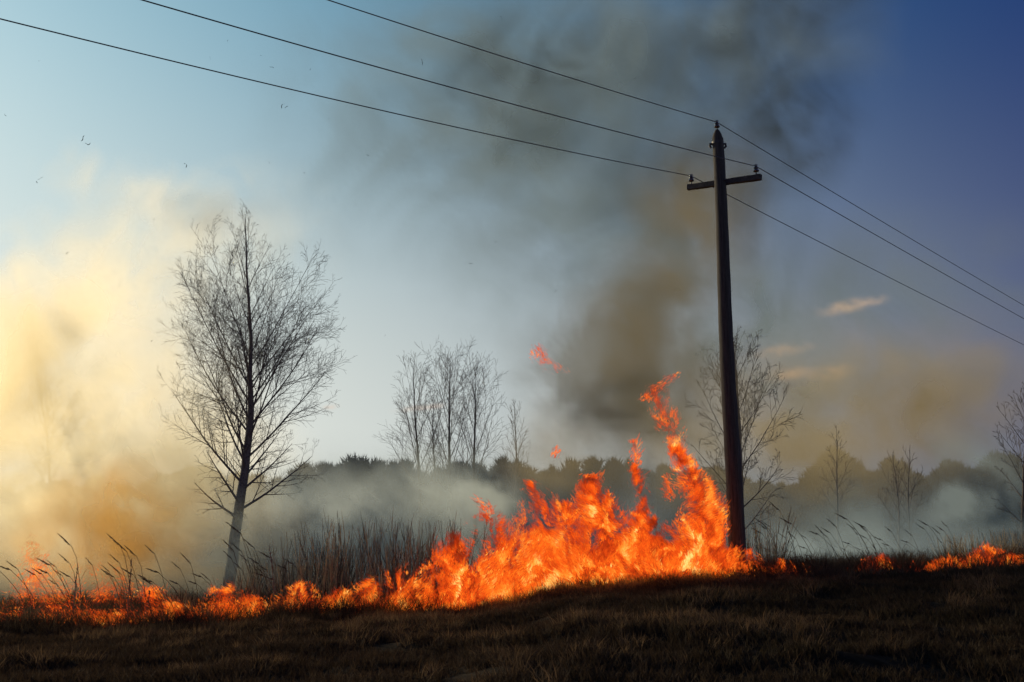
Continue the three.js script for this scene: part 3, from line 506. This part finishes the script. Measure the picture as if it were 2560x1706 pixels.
// blobs: [px, py, spread x px, spread y px, distance, spread in depth m, optical depth at its middle, veils, slant]
function smoke(name, label, color, seed, blobs, o = {}) {
  const r = mulberry(seed), pos = [], nor = [], col = [], idx = [], ct = o.contrast ?? 2.0, p = V();
  blobs.forEach(([px, py, sx, sy, D, sd, tau, K = 2, slant = 0], bi) => {
    const P = pxAt(D), X = sx * P, Y = sy * P, c = at(px, py, D), fq = 1 / ((o.scale ?? 70) * P), a0 = (1 - Math.exp(-tau / K)) / 0.6, cs = Math.cos(slant), sn = Math.sin(slant);
    for (let k = 0; k < K; k++) {
      const yaw = -0.2 + (k % 2 ? 0.32 : -0.22) * (0.5 + r() * 0.6), lean = (r() - 0.5) * 0.5, E = 2.5, cell = (o.cell ?? 6) * P, nx = clamp(Math.round(2 * E * X / cell), 10, 110), ny = clamp(Math.round(2 * E * Y / cell), 10, 90), off = ((k + 0.5) / K - 0.5) * 2.2 * sd, b = pos.length / 3, ph = r() * 40;
      const cy = Math.cos(yaw), sy2 = Math.sin(yaw), amp = Math.min(0.9 * sd, 0.45 * Math.min(X, Y)) + 0.1, al = [];
      const place = (u, v) => {
        const gx = u * E * X, gy = v * E * Y, lx = gx * cs + gy * sn, ly = -gx * sn + gy * cs, h = amp * (0.55 * Math.sin(u * 2.3 + ph) + 0.4 * Math.sin(v * 2.7 + ph * 1.7) + 0.3 * Math.sin((u + v) * 3.1 + ph * 0.6)) + lean * ly * 0.4;
        return p.set(c.x + lx * cy + h * sy2, c.y + ly, c.z - off - lx * sy2 * 0.75 + h * cy);
      };
      for (let j = 0; j <= ny; j++) for (let i = 0; i <= nx; i++) {
        const u = i / nx * 2 - 1, v = j / ny * 2 - 1, q = place(u, v), x = q.x * fq, y = q.y * fq, z = q.z * fq * 0.5;
        pos.push(q.x, q.y, q.z);
        const w = fbm(x * 0.6 + seed, y * 0.6, z + ph, 2), w2 = fbm(x * 0.6 + 31, y * 0.6 + seed, z + ph, 2), d = clamp(0.55 + ct * fbm(x + w * 2.2, y * 0.8 + w2 * 2.2, z + seed + ph, 5), 0, 1.5);
        const env = Math.exp(-0.5 * E * E * (u * u + v * v)) * (1 - sstep(0.8, 1, Math.abs(u))) * (1 - sstep(0.8, 1, Math.abs(v))), fl = groundAt(q.x, Math.min(q.z, -6)), a = clamp(a0 * env * d * 1.15 - 0.03, 0, o.most ?? 0.85) * sstep(fl - 0.3, fl + 0.35, q.y);
        al.push(a); col.push(1, 1, 1, a / (o.clear ? 0.29 : 1));
        nor.push(-sunDir.x, -sunDir.y, -sunDir.z);
      }
      const q = nx + 1;
      for (let j = 0; j < ny; j++) for (let i = 0; i < nx; i++) { const A = j * q + i, m = Math.max(al[A], al[A + 1], al[A + q], al[A + q + 1]); if (m > 0.004) idx.push(b + A, b + A + 1, b + A + q, b + A + 1, b + A + q + 1, b + A + q); }
      veilCount++;
    }
  });
  smokeTris += idx.length / 3;
  const g = new THREE.BufferGeometry();
  g.setAttribute('position', new THREE.Float32BufferAttribute(pos, 3)); g.setAttribute('normal', new THREE.Float32BufferAttribute(nor, 3)); g.setAttribute('color', new THREE.Float32BufferAttribute(col, 4)); g.setIndex(idx);
  const m = new THREE.MeshPhysicalMaterial({ color, roughness: 1, transmission: 1, thickness: 0, specularIntensity: 0, vertexColors: true, transparent: true, opacity: o.clear ? 0.29 : 1, side: THREE.DoubleSide });
  return tag(put(shade(new THREE.Mesh(g, m)), name), label, 'smoke', null, 'stuff');
}
{
  const cream = RGB(0.98, 0.90, 0.68), gold = RGB(0.58, 0.365, 0.13), grey = RGB(0.145, 0.195, 0.235), soot = RGB(0.15, 0.13, 0.086), brown = RGB(0.25, 0.215, 0.14), pale = RGB(0.33, 0.385, 0.42), blue = RGB(0.20, 0.265, 0.33);
  smoke('yellow_smoke', 'bank of cream yellow smoke swallowing the slim birch', cream, 3, [[-30, 345, 120, 66, 30, 1.5, 1.1, 1], [80, 390, 82, 66, 30, 1.5, 1.7], [-10, 490, 150, 50, 31, 1.5, 2.2], [150, 280, 80, 52, 34, 2, 0.6, 1], [185, 470, 50, 60, 29, 1, 0.9, 1], [140, 430, 60, 60, 25.5, 0.6, 0.6, 1]], { scale: 110, contrast: 1.1 });
  smoke('golden_smoke', 'dense golden brown smoke rolling low over the burning grass', gold, 8, [[112, 522, 54, 32, 23, 0.6, 1.9], [150, 548, 36, 16, 22.4, 0.5, 0.9, 1], [60, 558, 50, 20, 22, 0.5, 0.6, 1]], { scale: 55, contrast: 1.3 });
  smoke('white_smoke', 'white veil of smoke drifting high beside the birch top', RGB(0.68, 0.74, 0.80), 14, [[90, 178, 50, 18, 38, 2, 0.5, 1, 0.4], [175, 205, 75, 22, 38, 2, 0.6, 1, 0.35], [150, 255, 110, 46, 37, 2, 0.8, 1]], { contrast: 1.5, clear: true, scale: 60 });
  smoke('grey_smoke', 'thin grey smoke spread across the sky behind the wires', grey, 21, [[490, 110, 130, 85, 42, 3, 1.3], [610, 225, 100, 85, 40, 3, 1.0], [720, 310, 75, 90, 38, 2, 0.9, 1], [680, 50, 110, 60, 44, 2, 0.9, 1], [880, 300, 110, 50, 46, 2, 0.45, 1]], { clear: true, scale: 120, contrast: 1.4 });
  smoke('dark_smoke', 'dark brown plume twisting up from the tall flames past the utility pole', soot, 27, [[648, 312, 42, 38, 22.5, 0.8, 1.1, 2, 0.45], [600, 372, 54, 44, 22, 0.8, 1.1, 1], [645, 400, 58, 40, 21.8, 0.8, 0.8, 1], [690, 230, 44, 54, 26, 1, 0.8, 2, 0.4]], { contrast: 1.4, scale: 75, most: 0.6 });
  smoke('black_smoke', 'blackish smoke drifting high above the top of the pole', RGB(0.036, 0.048, 0.06), 63, [[705, 190, 56, 56, 27, 1, 0.6, 1, 0.4], [778, 130, 46, 40, 28, 1, 1.0, 2], [745, 40, 80, 50, 30, 1.5, 1.0, 2, -0.3], [540, 60, 90, 45, 33, 1.5, 0.55, 1]], { contrast: 1.5, scale: 70 });
  smoke('brown_smoke', 'brown smoke hanging over the wood beyond the pole', brown, 33, [[890, 412, 100, 50, 56, 3, 1.3], [780, 425, 80, 64, 48, 2, 1.1, 1], [660, 425, 70, 50, 40, 2, 1.2], [560, 450, 40, 30, 36, 1, 0.6, 1], [960, 380, 50, 30, 60, 2, 0.5, 1]], { scale: 100, clear: true, contrast: 1.2 });
  smoke('low_smoke', 'pale grey smoke rolling between the thicket and the wood', pale, 39, [[330, 508, 70, 26, 31, 1.5, 0.9], [425, 500, 34, 30, 29, 1, 1.0, 2, 0.4], [255, 545, 80, 28, 25.5, 0.8, 0.6, 1], [472, 505, 34, 30, 30, 0.8, 1.0, 1], [400, 560, 60, 24, 24, 1, 0.8, 1], [644, 500, 16, 34, 21.6, 0.5, 0.5, 1]], { contrast: 1.9, scale: 55 });
  smoke('blue_smoke', 'bluish smoke seeping through the grass before the far wood', blue, 44, [[815, 552, 44, 16, 28, 1, 1.0, 1], [860, 525, 40, 22, 34, 1.5, 0.7, 1], [965, 495, 30, 32, 36, 1.5, 1.8, 1, 0.3], [930, 545, 90, 18, 32, 1, 0.7, 1]], { contrast: 1.7, scale: 45, clear: true });
  smoke('thin_haze', 'thin grey haze lying over the field before the wood', RGB(0.10, 0.15, 0.225), 51, [[300, 525, 260, 46, 63, 2, 0.42, 1], [800, 525, 230, 52, 60, 2, 0.7, 1]], { contrast: 0.8, scale: 120, cell: 9, clear: true });
}
console.log('veils', veilCount, smokeTris);

// ------------------------------------------------------------------ flakes of burnt grass in the air
{
  const r = mulberry(400), ashM = leafy(0.02, 0.02, 0.02, 0.1), protos = [];
  for (let v = 0; v < 6; v++) {
    const mb = new MB(), pts = [], L = 0.05 + 0.035 * r(), c = (r() - 0.5) * 4; let a = r() * 3; const p = V(0, 0, 0);
    for (let k = 0; k < 6; k++) { pts.push(p.clone()); a += c * 0.35 + (r() - 0.5) * 1.5; p.x += Math.cos(a) * L / 5; p.y += Math.sin(a) * L / 5; p.z += (r() - 0.5) * 0.01; }
    mb.blade(pts, [0.002, 0.003, 0.0042, 0.003, 0.0036, 0.002], V(-Math.sin(a), Math.cos(a), 0.4).normalize()); protos.push(mb.geo());
  }
  const spots = [[81, 141, 2], [85, 143, 2], [43, 177, 2.2], [184, 164, 1.8], [285, 104, 1.8], [288, 106, 1.3], [422, 65, 1.6], [69, 252, 1.2], [174, 266, 0.8], [268, 162, 0.8], [304, 175, 0.9], [369, 156, 1], [274, 68, 1.1], [309, 70, 1], [502, 21, 1.3], [690, 89, 1.2], [497, 242, 0.9], [469, 263, 1.1], [557, 290, 0.8], [153, 340, 1.2], [210, 60, 0.8], [262, 55, 0.7], [5, 113, 1], [636, 78, 0.9], [448, 150, 0.8], [154, 218, 0.8], [356, 205, 0.7], [228, 42, 0.9], [330, 120, 0.7], [120, 285, 0.8], [255, 300, 0.7], [555, 120, 0.8], [600, 190, 0.7], [40, 60, 0.7], [384, 336, 0.6]];
  spots.forEach(([px, py, s], k) => {
    const o = shade(new THREE.Mesh(protos[k % 6], ashM)), D = 9 + 4 * r(); o.position.copy(at(px, py, D)); o.scale.setScalar(s * D / 11 * 0.62); o.rotation.set(r() * 0.8, r() * 0.8, r() * 6.28);
    tag(put(o, 'ash_flake'), 'curled black flake of burnt grass drifting in the sky', 'ash flake', 'flakes of ash in the air');
  });
}
renderer.render(scene, camera);
